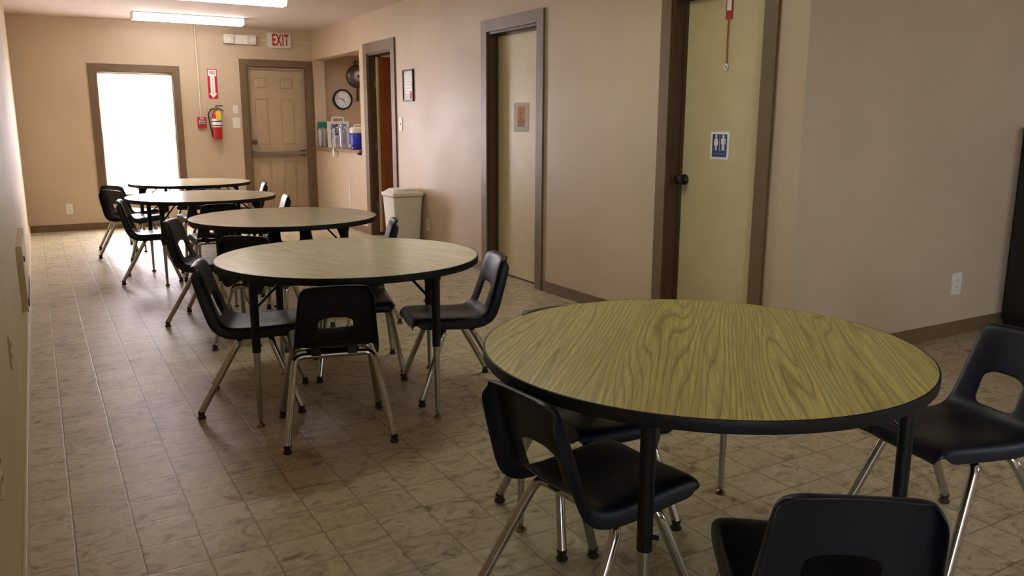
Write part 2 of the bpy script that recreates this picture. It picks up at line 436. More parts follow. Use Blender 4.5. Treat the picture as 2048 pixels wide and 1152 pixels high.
# ---- doors in the right wall (slabs set back in the wall)
def right_door(name, label, y0, y1, z1, inset, jambmat, hw):
    d = thing(name, label, 'door', (XR, 0, 0), kind='structure')
    bm = bmesh.new()
    box(bm, -.018, 0, y0-hw, y0, 0, z1+.095, .002); box(bm, -.018, 0, y1, y1+hw, 0, z1+.095, .002); box(bm, -.018, 0, y0, y1, z1, z1+.095, .002)
    obj('door_casing', bm, 'trim', d)
    bm = bmesh.new()
    box(bm, 0, WT, y0, y0+.02, 0, z1); box(bm, 0, WT, y1-.02, y1, 0, z1); box(bm, 0, WT, y0+.02, y1-.02, z1-.02, z1)
    box(bm, inset-.014, inset-.001, y1-.034, y1-.02, 0, z1-.02); box(bm, inset-.014, inset-.001, y0+.02, y0+.034, 0, z1-.02); box(bm, inset-.014, inset-.001, y0+.034, y1-.034, z1-.034, z1-.02)
    obj('door_jamb', bm, jambmat, d)
    obj('door_slab', B(inset, inset+.04, y0+.023, y1-.023, .012, z1-.023, bev=.002), 'doorpaint', d)
    return d
da = right_door('door_2', 'flat tan door with the orange notice', DA[0], DA[1], DA[3], .085, 'jamb', .098)
db = right_door('door_3', 'flat tan restroom door with the blue sign', DB[0], DB[1], DB[3], .095, 'jamb', .09)
kn = bmesh.new(); lathe(kn, [(.033, 0), (.033, .006), (.013, .012), (.012, .03), (.025, .04), (.029, .055), (.024, .066), (.006, .069)], 20)
for v in kn.verts: v.co = Vector((.095-v.co.z, 3.875+v.co.x, .965+v.co.y))
k = obj('door_knob', kn, 'black', db, True); k['label'] = 'black round door knob'
# kitchen doorway, its door swung open into the kitchen
d = thing('door_4', 'open red-brown kitchen door behind the white bin', 'door', (XR, 0, 0), kind='structure')
y0, y1, _, z1 = KD
bm = bmesh.new()
box(bm, -.018, 0, y0-.105, y0, 0, z1+.115, .002); box(bm, -.018, 0, y1, y1+.115, 0, z1+.115, .002); box(bm, -.018, 0, y0, y1, z1, z1+.115, .002)
obj('door_casing', bm, 'trim', d)
bm = bmesh.new(); box(bm, 0, WT, y0, y0+.02, 0, z1); box(bm, 0, WT, y1-.02, y1, 0, z1); box(bm, 0, WT, y0+.02, y1-.02, z1-.02, z1)
obj('door_jamb', bm, 'jamb', d)
sl = obj('door_slab', B(.105, .83, y1-.062, y1-.024, .04, z1-.03, bev=.002), 'browndoor', d)
obj('door_edge', B(.085, .104, y1-.064, y1-.021, .04, z1-.03, bev=.001), 'doorpaint', sl)
for hz in (.3, 1.0, 1.7):
    obj('hinge', B(.06, .085, y1-.032, y1-.02, hz, hz+.09), 'metal', d)

# ---- serving hatch
t = thing('trim_1', 'counter ledge of the serving hatch', 'counter', (XR, 0, 0), kind='structure')
obj('ledge', B(-.035, .52, P1[0]+.002, P1[1]-.002, .962, .99, bev=.004), 'counter', t)
bx = obj('bracket_end', B(-.032, .0, P1[0]+.02, P1[0]+.09, .935, .961, bev=.003), 'blackmetal', t)
tag(obj('bright_strip', B(XR-.006, XR, 9.915, 9.945, .04, .62), 'white'), 'thin pale strip on the wall under the hatch', 'trim', kind='structure')  # added white strip that draws a bright line on the wall
# ---- kitchen shell
KX, KY0 = 5.6, 7.2
tag(obj('wall_kitchen_far', B(XR+WT, KX, YF, YF+WT, 0, CZ), 'kitchen'), 'kitchen wall with the clock and the pan', 'wall', kind='structure')
tag(obj('wall_kitchen_right', B(KX, KX+.1, YC+WT, YF, 0, CZ), 'kitchen'), 'side wall of the kitchen and back rooms', 'wall', kind='structure')
tag(obj('wall_kitchen_near', B(XR+WT, KX, KY0-.1, KY0, 0, CZ), 'kitchen'), 'near wall of the kitchen', 'wall', kind='structure')
tag(obj('ceiling_kitchen', B(XR+WT, KX, KY0, YF, 2.235, 2.30), 'ceiling'), 'lower kitchen ceiling', 'ceiling', kind='structure')
# ground outside the windows
tag(obj('ground_outside', B(-14, 20, -16, 24, -.45, -.2), 'outside'), 'pale ground outside the windows', 'ground', kind='structure')

# ------------------------------------------------------------------ ceiling lights
def light(x0, x1, y, label, mat='tube'):
    t = thing('ceiling_light', label, 'ceiling light', ((x0+x1)/2, y, CZ), group='fluorescent ceiling lights')
    h = (x1-x0)/2
    obj('housing', B(-h, h, -.115, .115, -.014, 0, bev=.003), 'white', t)
    prof = [(-.105, -.014), (-.105, -.055), (-.085, -.078), (.085, -.078), (.105, -.055), (.105, -.014)]
    bm = bmesh.new(); prism(bm, prof, 2*h-.03, ((-h+.015, 0, 0), (0, 1, 0), (0, 0, 1), (1, 0, 0)))
    obj('diffuser', bm, mat, t)
    for s in (-1, 1):
        bm = bmesh.new(); prism(bm, [(u*1.03, v if v > -.02 else v-.003) for u, v in prof], .012, ((s*(h-.008)-.006, 0, 0), (0, 1, 0), (0, 0, 1), (1, 0, 0)))
        obj('end_cap', bm, 'white', t)
light(1.09, 2.32, 10.44, 'fluorescent ceiling light nearest the far wall')
light(1.09, 2.32, 8.52, 'fluorescent ceiling light cut off by the top of the photo')

light(1.3, 2.53, 3.9, 'added unseen ceiling light over the second table', 'tubefill')  # unseen fixture, added to brighten the near end of the room

# ------------------------------------------------------------------ things on the far wall
def on_far(name, label, cat, x, z, **k): return thing(name, label, cat, (x, YF+.003, z), **k)
e = on_far('exit_sign', 'white exit sign with red letters above the door', 'exit sign', 2.962, 2.385)
bm = bmesh.new(); prism(bm, rrect(.31, .19, .025), .045, FF); bmesh.ops.bevel(bm, geom=[x for x in bm.edges if all(v.co.y < -.04 for v in x.verts)], offset=.006, segments=2, affect='EDGES')
obj('sign_body', bm, 'white', e)
text('lettering', 'EXIT', .205, off(FF, .0455, .012, -.002), 'redpaint', e, .002, sx=.47, bold=.006, spacing=1.16)
em = on_far('emergency_light', 'white emergency light box left of the exit sign', 'emergency light', 2.445, 2.372)
bm = bmesh.new(); prism(bm, rrect(.40, .118, .012), .05, FF); obj('light_body', bm, 'white', em)
for s, wd in ((-.145, .125), (.155, .095)):
    bm = bmesh.new(); prism(bm, rrect(wd, .112, .016), .04, off(FF, .05, s, 0)); hd = obj('lamp_head', bm, 'white', em)
    bm = bmesh.new(); prism(bm, circ(.026, 20), .004, off(FF, .09, s, .0)); obj('lens', bm, 'paper', hd)
bm = bmesh.new(); prism(bm, rrect(.14, .10, .004), .004, off(FF, .05, .02, 0)); obj('cover_plate', bm, 'bin', em)
cd = tag(obj('conduit', tube(bmesh.new(), [(1.905, YF-.01, CZ), (1.91, YF-.01, 1.385)], .012, 10), 'conduit', smooth=True, angle=40), 'cream surface conduit running down to the fire alarm box', 'conduit')
cd = tag(obj('conduit', B(2.655, 2.80, YF-.012, YF+.003, 2.372, 2.388), 'conduit'), 'short cream conduit between emergency light and exit sign', 'conduit')
cd = tag(obj('conduit', B(3.122, XR, YF-.012, YF+.003, 2.366, 2.382), 'conduit'), 'cream conduit from the exit sign to the corner', 'conduit')

s = on_far('fire_extinguisher_sign', 'red and white fire extinguisher arrow sign', 'sign', 2.083, 1.803); s.location.y = YF
W_, H_ = .118, .375
bm = bmesh.new(); prism(bm, [(-W_/2, -H_/2), (W_/2, -H_/2), (W_/2, H_/2), (-W_/2, H_/2)], .002, FF); obj('sign_plate', bm, 'redpaint', s)
arrow = [(-.05, .178), (.05, .178), (.05, .098), (.028, .098), (.028, -.118), (.052, -.118), (0, -.178), (-.052, -.118), (-.028, -.118), (-.028, .098), (-.05, .098)]
bm = bmesh.new(); prism(bm, arrow[::-1], .001, off(FF, .002)); obj('arrow', bm, 'paper', s)
text('lettering', 'FIRE', .058, off(FF, .0032, 0, .136), 'redpaint', s, .001, sx=.62, bold=.0012)
text('lettering', '\n'.join('EXTINGUISHER'), .0215, off(FF, .0032, 0, -.022), 'ink', s, .001, sx=.9, line=.82)

pl = on_far('fire_alarm_pull', 'small red fire alarm box under the vertical conduit', 'fire alarm', 1.916, 1.313)
bm = bmesh.new(); prism(bm, rrect(.105, .138, .008), .035, FF); obj('box_body', bm, 'red', pl)
bm = bmesh.new(); prism(bm, rrect(.07, .062, .004), .004, off(FF, .035, .0, .002)); hp = obj('pull_plate', bm, 'paper', pl)
for zz in (.022, .0, -.02): 
    bm = bmesh.new(); prism(bm, rrect(.062, .010, .002), .004, off(FF, .039, 0, zz)); obj('pull_bar', bm, 'black', hp)
text('lettering', 'FIRE', .026, off(FF, .0355, 0, .052), 'paper', pl, .001, sx=.9, bold=.0006)

# fire extinguisher
fe = on_far('fire_extinguisher', 'red fire extinguisher with yellow tag hanging on the far wall', 'fire extinguisher', 2.09, 1.1)
R_ = .058; cy = -.075
obj('cylinder', L([(.05, 0), (R_, .012), (R_, .30), (.052, .325), (.034, .35), (.02, .362), (.02, .372)], 28, 0, cy), 'red', fe, True, angle=50)
lb = obj('label_band', L([(R_+.001, .155), (R_+.001, .262)], 28, 0, cy), 'paper', fe, True, angle=40)
for zz in (.168, .222):
    obj('strap', L([(R_+.003, zz), (R_+.004, zz+.012)], 28, 0, cy), 'black', fe, True, angle=40)
obj('valve', L([(.02, .372), (.024, .376), (.024, .395), (.014, .40), (.014, .412)], 16, 0, cy), 'metal', fe, True, angle=50)
bm = bmesh.new(); tube(bm, fillet([(-.01, cy, .405), (.01, cy, .425), (.085, cy, .428)], .01), .007, 8); obj('handle', bm, 'black', fe, True, angle=50)
bm = bmesh.new(); tube(bm, fillet([(.0, cy, .398), (.03, cy, .395), (.09, cy, .36)], .01), .007, 8); obj('lever', bm, 'black', fe, True, angle=50)
bm = bmesh.new(); tube(bm, fillet([(-.015, cy, .385), (-.06, cy, .385), (-.10, cy, .32), (-.085, cy-.01, .17), (-.066, cy-.0, .075), (-.058, cy, .03)], .05, 8), .0085, 10); obj('hose', bm, 'black', fe, True, angle=60)
bm = bmesh.new(); prism(bm, [(-.028, -.055), (.034, -.055), (.028, .055), (-.032, .055)], .0015, ((.012, cy-R_-.006, .302), (1, 0, 0), (0, 0, 1), (0, -1, 0))); obj('inspection_tag', bm, 'yellow', fe)
bm = bmesh.new(); box(bm, -.02, .02, cy+R_-.002, 0, .1, .36); obj('wall_bracket', bm, 'black', fe)

def plate(name, label, cat, loc, w, h, fr, group=None, kind='switch', mat='white'):
    t = thing(name, label, cat, loc, group=group)
    bm = bmesh.new(); prism(bm, rrect(w, h, .006), .006, fr); obj('cover_plate', bm, mat, t)
    if kind == 'switch':
        bm = bmesh.new(); prism(bm, rrect(.011, .024, .002), .008, off(fr, .006)); obj('toggle', bm, mat, t)
    elif kind == 'double':
        for u in (-.02, .02):
            bm = bmesh.new(); prism(bm, rrect(.028, .062, .003), .003, off(fr, .006, u)); obj('rocker', bm, mat, t)
    elif kind == 'outlet':
        for v in (-.02, .02):
            bm = bmesh.new(); prism(bm, rrect(.034, .028, .01), .002, off(fr, .006, 0, v)); sk = obj('socket', bm, mat, t)
            for u in (-.007, .007):
                bm = bmesh.new(); prism(bm, rrect(.003, .011, .001), .0006, off(fr, .008, u, v)); obj('slot', bm, 'black', sk)
    return t
plate('light_switch', 'small white switch plate above the wider one by the exit door', 'light switch', (2.35, YF, 1.486), .062, .1, FF)
plate('light_switch', 'wide white double switch plate beside the exit door casing', 'light switch', (2.352, YF, 1.312), .095, .138, FF, kind='double')
plate('wall_outlet', 'white outlet plate low on the far wall left of the window', 'outlet', (.31, YF, .27), .075, .13, FF, kind='outlet')
plate('light_switch', 'white switch plate on the right wall beside the kitchen doorway', 'light switch', (XR, 8.215, 1.30), .09, .135, FR)
plate('wall_outlet', 'white outlet plate low on the wall behind the bin', 'outlet', (XR, 7.555, .297), .075, .118, FR, kind='outlet')
FCt = ((0, 0, 0), (1, 0, 0), (0, 0, 1), (0, -1, 0))
plate('wall_outlet', 'white outlet plate near the dark dresser', 'outlet', (4.895, YC, .335), .098, .138, FCt, kind='outlet')
FLt = ((0, 0, 0), (0, 1, 0), (0, 0, 1), (1, 0, 0))
plate('wall_outlet', 'outlet plate on the left wall past the wall cabinet', 'outlet', (XL, 3.2, .53), .075, .12, FLt, kind='outlet', mat='cream')
plate('wall_outlet', 'outlet plate on the left wall nearest the camera', 'outlet', (XL, 2.05, .535), .075, .12, FLt, kind='outlet', mat='cream')
wc = thing('wall_access_box', 'shallow cream box cover low on the left wall', 'wall box', (XL, 5.2, .26))
obj('cover', B(0, .03, 0, .95, 0, .37, bev=.003), 'cream', wc)
obj('latch', B(.03, .036, .10, .13, .27, .30), 'blackmetal', wc)
obj('grille', B(.03, .036, .06, .9, .02, .06), 'blackmetal', wc)

# ------------------------------------------------------------------ things on the right wall
cf = thing('framed_certificate', 'black framed certificate beside the kitchen doorway', 'picture frame', (XR, 7.985, 1.69))
bm = bmesh.new()
for a in ((-.135, .135, .145, .16), (-.135, .135, -.16, -.145), (-.135, -.118, -.145, .145), (.118, .135, -.145, .145)):
    prism(bm, [(a[0], a[2]), (a[1], a[2]), (a[1], a[3]), (a[0], a[3])], .018, FR)
obj('frame', bm, 'black', cf)
bm = bmesh.new(); prism(bm, [(-.12, -.146), (.12, -.146), (.12, .146), (-.12, .146)], .006, FR); pg = obj('paper', bm, 'paper', cf)
bm = bmesh.new(); prism(bm, rrect(.07, .075, .002), .001, off(FR, .006, .075, -.1)); obj('red_seal', bm, 'ribbon', pg)
for i in range(7):
    bm = bmesh.new(); prism(bm, rrect(.13+.04*((i*3) % 2), .006, .001), .0006, off(FR, .006, 0, .11-.03*i)); obj('text_line', bm, 'metal', pg)

nt = thing('door_notice', 'orange paper notice in a clear sleeve on the tan door', 'notice', (XR+.085, 5.86, 1.357))
bm = bmesh.new(); prism(bm, rrect(.235, .225, .004), .0015, FR); obj('backing_sheet', bm, 'paper', nt)
bm = bmesh.new(); prism(bm, [(-.055, -.082), (.062, -.082), (.062, .082), (-.055, .082)], .001, off(FR, .0016, 0, .005)); op = obj('orange_sheet', bm, 'orange', nt)
bm = bmesh.new(); prism(bm, circ(.012, 14, -.012, .03), .0006, off(FR, .0027)); obj('printed_mark', bm, 'ink', op)
bm = bmesh.new(); prism(bm, [(-.018, -.008), (.012, -.024), (.016, -.016), (-.012, -.0)], .0006, off(FR, .0027)); obj('printed_mark', bm, 'ink', op)
bm = bmesh.new(); prism(bm, [(-.055, -.036), (.062, -.036), (.062, -.030), (-.055, -.030)], .0006, off(FR, .0027)); obj('printed_rule', bm, 'ink', op)
for i in range(3):
    bm = bmesh.new(); prism(bm, [(-.04, -.048-.011*i), (.05, -.048-.011*i), (.05, -.043-.011*i), (-.04, -.043-.011*i)], .0005, off(FR, .0027)); obj('printed_rule', bm, 'jamb', op)
bm = bmesh.new(); prism(bm, rrect(.25, .24, .004), .0006, off(FR, .004)); obj('clear_sleeve', bm, 'sleeve', nt)

rs = thing('restroom_sign', 'blue restroom sign with white man and woman figures', 'sign', (XR+.095, 3.588, 1.18))
bm = bmesh.new(); prism(bm, rrect(.152, .162, .004), .003, FR); obj('white_border', bm, 'paper', rs)
bm = bmesh.new(); prism(bm, rrect(.118, .132, .002), .001, off(FR, .003)); obj('blue_field', bm, 'signblue', rs)
bm = bmesh.new(); fr = off(FR, .004, -.028, .018)
prism(bm, circ(.0085, 14, 0, .036), .0008, fr)
prism(bm, [(-.009, .025), (.009, .025), (.019, -.006), (.014, -.008), (.008, .008), (.016, -.018), (.007, -.018), (.007, -.046), (.0015, -.046), (.0015, -.018), (-.0015, -.018), (-.0015, -.046), (-.007, -.046), (-.007, -.018), (-.016, -.018), (-.008, .008), (-.014, -.008), (-.019, -.006)][::-1], .0008, fr)
obj('woman_figure', bm, 'paper', rs)
bm = bmesh.new(); fr = off(FR, .004, .03, .018)
prism(bm, circ(.0085, 14, 0, .036), .0008, fr)
prism(bm, [(-.012, .025), (.012, .025), (.018, .02), (.018, -.010), (.0135, -.010), (.0135, .012), (.010, .012), (.010, -.046), (.0015, -.046), (.0015, -.01), (-.0015, -.01), (-.0015, -.046), (-.010, -.046), (-.010, .012), (-.0135, .012), (-.0135, -.010), (-.018, -.010), (-.018, .02)][::-1], .0008, fr)
obj('man_figure', bm, 'paper', rs)
bm = bmesh.new(); prism(bm, [(-.001, -.03), (.002, -.03), (.002, .06), (-.001, .06)], .0008, off(FR, .004)); obj('divider', bm, 'paper', rs)
text('lettering', 'RESTROOMS', .0165, off(FR, .004, 0, -.048), 'signgrey', rs, .0006)

tg = thing('hanging_key_tag', 'red key tag with orange ribbon and ring hanging on the restroom door', 'key tag', (XR+.095, 3.565, 1.93))
bm = bmesh.new(); prism(bm, rrect(.05, .12, .004), .004, off(FR, .001, 0, .02)); rt = obj('tag_card', bm, 'redpaint', tg)
bm = bmesh.new(); prism(bm, rrect(.034, .065, .003), .001, off(FR, .005, 0, .04)); obj('tag_label', bm, 'paper', rt)
bm = bmesh.new(); tube(bm, [(-.006, 0, -.04), (-.006, .002, -.14), (-.006, .0, -.285)], .004, 8); obj('ribbon', bm, 'ribbon', tg)
bm = bmesh.new()
pts = [(-.006, .011*math.cos(2*PI*k/20), -.305+.018*math.sin(2*PI*k/20)) for k in range(21)]
tube(bm, pts, .0045, 8, cap=False); obj('ring', bm, 'paper', tg, True)

# ------------------------------------------------------------------ kitchen things
ck = thing('wall_clock', 'round black-rimmed clock on the kitchen wall', 'clock', (3.813, YF, 1.637))
bm = bmesh.new(); lathe(bm, [(.138, 0), (.142, .012), (.138, .03), (.128, .036), (.118, .03), (.117, .012)], 40)
for v in bm.verts: v.co = Vector((v.co.x, -v.co.z, v.co.y))
obj('rim', bm, 'black', ck, True, angle=50)
bm = bmesh.new(); prism(bm, circ(.117, 36), .004, off(FF, .009)); fc = obj('dial', bm, 'paper', ck)
for i in range(12):
    a = PI/2-2*PI*(i+1)/12
    text('numeral', str(i+1), .03, off(FF, .0135, .093*math.cos(a), .093*math.sin(a)), 'ink', fc, .0006)
def hand(ang, l, w, d):
    u = (math.sin(ang), math.cos(ang)); n = (u[1], -u[0])
    bm = bmesh.new(); prism(bm, [(-u[0]*.015-n[0]*w, -u[1]*.015-n[1]*w), (-u[0]*.015+n[0]*w, -u[1]*.015+n[1]*w), (u[0]*l+n[0]*w*.6, u[1]*l+n[1]*w*.6), (u[0]*l-n[0]*w*.6, u[1]*l-n[1]*w*.6)], .001, off(FF, d))
    return bm
obj('hour_hand', hand(2*PI*(4.8/12), .055, .005, .016), 'black', ck)
obj('minute_hand', hand(2*PI*(48/60), .092, .0035, .018), 'black', ck)

fp = thing('frying_pan', 'large steel frying pan hanging above the clock', 'frying pan', (4.035, YF-.005, 1.955))
bm = bmesh.new(); lathe(bm, [(.153, 0), (.158, .004), (.15, .03), (.125, .052), (.06, .058), (.002, .058)], 40)
for v in bm.verts: v.co = Vector((v.co.x, -v.co.z-.004, v.co.y))
pn = obj('pan_body', bm, 'steelpan', fp, True, angle=60)
bm = bmesh.new(); prism(bm, circ(.02, 20), .003, off(FF, .061)); obj('centre_disc', bm, 'black', pn)
bm = bmesh.new(); tube(bm, fillet([(-.035, -.02, .15), (-.035, -.02, .205), (.035, -.02, .205), (.035, -.02, .15)], .015), .011, 10); obj('helper_handle', bm, 'black', fp, True, angle=50)
bm = bmesh.new(); tube(bm, [(0, -.02, -.15), (0, -.02, -.2), (-.005, -.018, -.335)], .011, 10, r1=.015); obj('handle', bm, 'black', fp, True, angle=50)
obj('hanging_hook', B(-.006, .006, -.03, .005, .19, .2), 'metal', fp)

CT = .99
j = thing('water_cooler_jug', 'round blue water cooler jug with white lid on the hatch counter', 'water jug', (XR+.10, 9.84, CT))
obj('jug_body', L([(.088, 0), (.1, .008), (.104, .06), (.104, .195), (.1, .2)], 32), 'jugblue', j, True, angle=50)
obj('lid', L([(.106, .2), (.107, .205), (.104, .255), (.085, .272), (.03, .276), (.002, .277)], 32), 'white', j, True, angle=50)
bm = bmesh.new(); tube(bm, [(-.10, -.03, .05), (-.125, -.038, .05), (-.128, -.04, .03)], .014, 10); obj('spigot', bm, 'white', j, True, angle=50)
bm = bmesh.new(); tube(bm, fillet([(-.05, .0, .27), (-.05, 0, .3), (.05, 0, .3), (.05, 0, .27)], .012), .007, 8); obj('carry_handle', bm, 'white', j, True, angle=50)
def vessel(name, label, cat, x, y, prof, inner=True):
    t = thing(name, label, cat, (x, y, CT))
    bm = bmesh.new(); lathe(bm, prof+[(r-.004, z) for r, z in prof[::-1] if r > .006], 28, cap=False); obj('vessel_body', bm, 'clear', t, True, angle=60)
    return t
pt = vessel('clear_pitcher', 'tall clear plastic pitcher left of the blue jug', 'pitcher', XR+.03, 10.17, [(.002, 0), (.055, .001), (.06, .02), (.07, .22), (.082, .30), (.085, .305)])
bm = bmesh.new(); tube(bm, fillet([(-.075, -.02, .27), (-.15, -.04, .26), (-.13, -.04, .05), (-.058, -.02, .03)], .04), .009, 10); obj('pitcher_handle', bm, 'clear', pt, True)
bc = thing('clear_bottle', 'clear domed dispenser bottle behind the blue jug', 'bottle', (XR+.36, 10.02, CT))
bm = bmesh.new(); lathe(bm, [(.11, 0), (.125, .01), (.125, .26), (.115, .31), (.08, .345), (.03, .355), (.002, .356)], 32); obj('dome', bm, 'clear', bc, True, angle=60)
# bag of cups with green header
cb = thing('bag_of_cups', 'clear bag of cups with green header on the hatch counter', 'bag of cups', (XR+.055, 11.15, CT))
bm = bmesh.new(); box(bm, -.06, .06, -.04, .04, 0, .26)
bmesh.ops.subdivide_edges(bm, edges=bm.edges[:], cuts=3, use_grid_fill=True)
for v in bm.verts: v.co += Vector((math.sin(v.co.z*60+v.co.y*30)*.006, math.cos(v.co.z*50+v.co.x*40)*.006, 0))
for v in bm.verts:
    if v.co.z < .001: v.co.z = 0
obj('clear_bag', bm, 'clear', cb, True)
bm = bmesh.new(); box(bm, -.062, .062, -.025, .025, .25, .34, .006); obj('green_header', bm, 'green', cb)
for i, (u, v) in enumerate(((-.03, -.0), (.03, .0))):
    obj('cup_stack', L([(.022, .004), (.026, .10), (.028, .2), (.028, .22)], 16, u, v), 'paper', cb, True, angle=50)
cl = vessel('clear_cup', 'small clear cup beside the bag of cups', 'cup', XR+.09, 10.78, [(.002, 0), (.026, .001), (.03, .02), (.038, .12), (.04, .125)])
cl = vessel('clear_cup', 'clear cup in front of the white framed print', 'cup', XR+.02, 10.45, [(.002, 0), (.03, .001), (.034, .02), (.042, .16), (.043, .165)])
# white framed print leaning at the back
fpn = thing('framed_print', 'white framed blue print standing behind the clear pitcher', 'picture', (XR+.208, 10.95, CT))
bm = bmesh.new()
for a in ((-.15, .15, .31, .345), (-.15, .15, 0, .03), (-.15, -.105, .03, .31), (.105, .15, .03, .31)):
    prism(bm, [(a[0], a[2]), (a[1], a[2]), (a[1], a[3]), (a[0], a[3])], .025, FF)
obj('frame', bm, 'white', fpn)
t = NT('blue_print'); v = t.coord(); f = t.noise(v, 14, 4, .6, 1.5)
M['print'] = t.set(Base_Color=t.ramp(f, [(.3, srgb(18, 20, 30)), (.45, srgb(40, 70, 120)), (.55, srgb(150, 170, 180)), (.7, srgb(30, 32, 46))]), Roughness=.4)
bm = bmesh.new(); prism(bm, [(-.106, .029), (.106, .029), (.106, .311), (-.106, .311)], .01, FF); obj('print', bm, 'print', fpn)
bm = bmesh.new(); tube(bm, fillet([(-.08, -.012, .343), (-.08, -.012, .395), (.08, -.012, .395), (.08, -.012, .343)], .02), .011, 10); obj('hanger', bm, 'white', fpn, True, angle=50)
sp = thing('hanging_pull_cord', 'white cord with oval pull hanging at the hatch edge', 'pull cord', (XR-.05, 10.38, 1.042))
bm = bmesh.new(); tube(bm, [(0, 0, .2), (0, 0, -.06)], .0035, 8); obj('cord', bm, 'white', sp)
bm = bmesh.new(); bmesh.ops.create_uvsphere(bm, u_segments=14, v_segments=10, radius=1)
for v in bm.verts: v.co = Vector((v.co.x*.012, v.co.y*.026, v.co.z*.058-.11))
obj('oval_pull', bm, 'paper', sp, True)

# ------------------------------------------------------------------ bin, dresser
bn = thing('trash_bin', 'white lidded trash bin against the right wall', 'trash bin', (XR-.175, 7.80, 0))
def frust(bm, z0, z1, w0, d0, w1, d1, r=.03):
    a = [bm.verts.new((x*1, y*1, z0)) for x, y in rrect(w0, d0, r)]; b = [bm.verts.new((x, y, z1)) for x, y in rrect(w1, d1, r)]
    bm.faces.new(a[::-1]); bm.faces.new(b)
    for i in range(len(a)):
        k = (i+1) % len(a); bm.faces.new((a[i], a[k], b[k], b[i]))
    return bm
obj('bin_body', frust(bmesh.new(), 0, .585, .255, .26, .315, .34), 'bin', bn, True, angle=30)
obj('liner_rim', frust(bmesh.new(), .572, .59, .326, .352, .328, .354), 'bindark', bn, True, angle=30)
bm = frust(bmesh.new(), .588, .615, .336, .366, .338, .368, .035); 
frust(bm, .613, .655, .330, .350, .24, .22, .05); ld = obj('lid', bm, 'bin', bn, True, angle=25)
obj('lid_slot', B(-.03, .10, -.132, -.126, .636, .644), 'metal', ld)

dr = thing('dresser', 'tall dark dresser at the right edge against the tan wall', 'dresser', (5.42, YC-.02, 0))
obj('carcass', B(0, 1.0, -.45, 0, .05, 1.26, bev=.004), 'dresser', dr)
obj('dresser_top', B(-.012, 1.012, -.47, 0, 1.26, 1.29, bev=.004), 'dresser', dr)
obj('plinth', B(.02, .98, -.44, -.01, 0, .05), 'dresser', dr)
for i, (a, b) in enumerate(((.08, .34), (.36, .62), (.64, .90), (.92, 1.22))):
    dw = obj('drawer', B(.025, .975, -.468, -.45, a, b, bev=.004), 'dresser', dr)
    for hx in (.2, .74):
        bm = bmesh.new(); tube(bm, fillet([(hx, -.468, (a+b)/2), (hx, -.492, (a+b)/2), (hx+.09, -.492, (a+b)/2), (hx+.09, -.468, (a+b)/2)], .008), .005, 8)
        obj('handle', bm, 'chrome', dw, True, angle=50)

# ------------------------------------------------------------------ tables
TH, TR, RL = .69, .61, .545
def make_table():
    t = thing('round_table', '', 'table')
    prof = [(TR-.004, TH), (TR-.004, TH-.0285)]
    obj('tabletop', L([(.002, TH-.003), (TR-.004, TH-.003), (TR-.004, TH), (.002, TH)], 96), 'glareoak', t)
    obj('core', L([(.002, TH-.027), (TR-.006, TH-.027), (TR-.006, TH-.003), (.002, TH-.003)], 96), 'under', t)
    bm = bmesh.new(); lathe(bm, [(TR-.005, TH+.0004), (TR-.001, TH-.0004), (TR, TH-.003), (TR+.0005, TH-.015), (TR, TH-.028), (TR-.003, TH-.031), (TR-.006, TH-.031), (TR-.006, TH-.002)], 96, cap=False)
    obj('edge_band', bm, 'edge', t, True, angle=40)
    # steel apron ring under the top
    bm = bmesh.new(); lathe(bm, [(RL-.03, TH-.028), (RL-.03, TH-.075), (RL-.05, TH-.075), (RL-.05, TH-.028)], 64, cap=False)
    for k in range(4):
        a = k*PI/2; u = Vector((math.cos(a), math.sin(a), 0))
        P = u*RL
        bm = bmesh.new(); tube(bm, [P+Vector((0, 0, TH-.028)), P+Vector((0, 0, .335))], .0185, 16)
        q = u*(RL-.06)
        prism(bm, [(-.03, 0), (.055, 0), (.055, -.012), (.018, -.075), (-.012, -.075), (-.03, -.02)], .03, ((P+Vector((0, 0, TH-.028))-u*.012-Vector((-u.y, u.x, 0))*.015), -u, (0, 0, 1), Vector((-u.y, u.x, 0))))
        lg = obj('leg', bm, 'blackmetal', t, True, angle=40)
        bm = bmesh.new(); tube(bm, [P+Vector((0, 0, .34)), P+Vector((0, 0, .22)), P+Vector((0, 0, .028))], .0155, 16, r1=.0095)
        obj('chrome_insert', bm, 'chrome', lg, True, angle=40)
        bm = bmesh.new(); lathe(bm, [(.017, 0), (.019, .004), (.014, .012), (.007, .016), (.007, .03)], 16, P.x, P.y); obj('glide', bm, 'brass', lg, True, angle=50)
        n = Vector((-u.y, u.x, 0)); bm = bmesh.new(); tube(bm, [P+n*.018+Vector((0, 0, .37)), P+n*.032+Vector((0, 0, .37))], .006, 10); obj('thumb_screw', bm, 'blackmetal', lg)
        bm = bmesh.new(); tube(bm, [P*.975+Vector((0, 0, TH-.16)), u*(RL-.2)+Vector((0, 0, TH-.03))], .006, 8); obj('brace', bm, 'blackmetal', t)
    return t
def dup(root, loc, rotz, label):
    r = root.copy(); C.objects.link(r); r.location = loc; r.rotation_euler = (0, 0, rotz); r['label'] = label
    for ch in list(root.children):
        c = ch.copy(); C.objects.link(c); c.parent = r
        for g in list(ch.children):
            d = g.copy(); C.objects.link(d); d.parent = c
    return r
T0 = make_table(); T0['group'] = 'round tables in a row'
tables = [(1.574, 1.655, .626, 'nearest round table with yellow oak grain top'),
          (1.246, 3.679, .405, 'second round table from the camera with four chairs'),
          (1.419, 5.489, .49, 'third round table from the camera, middle of the row'),
          (1.219, 7.432, .80, 'fourth round table from the camera, glare on its left half'),
          (1.412, 9.257, .35, 'farthest round table, in front of the window')]
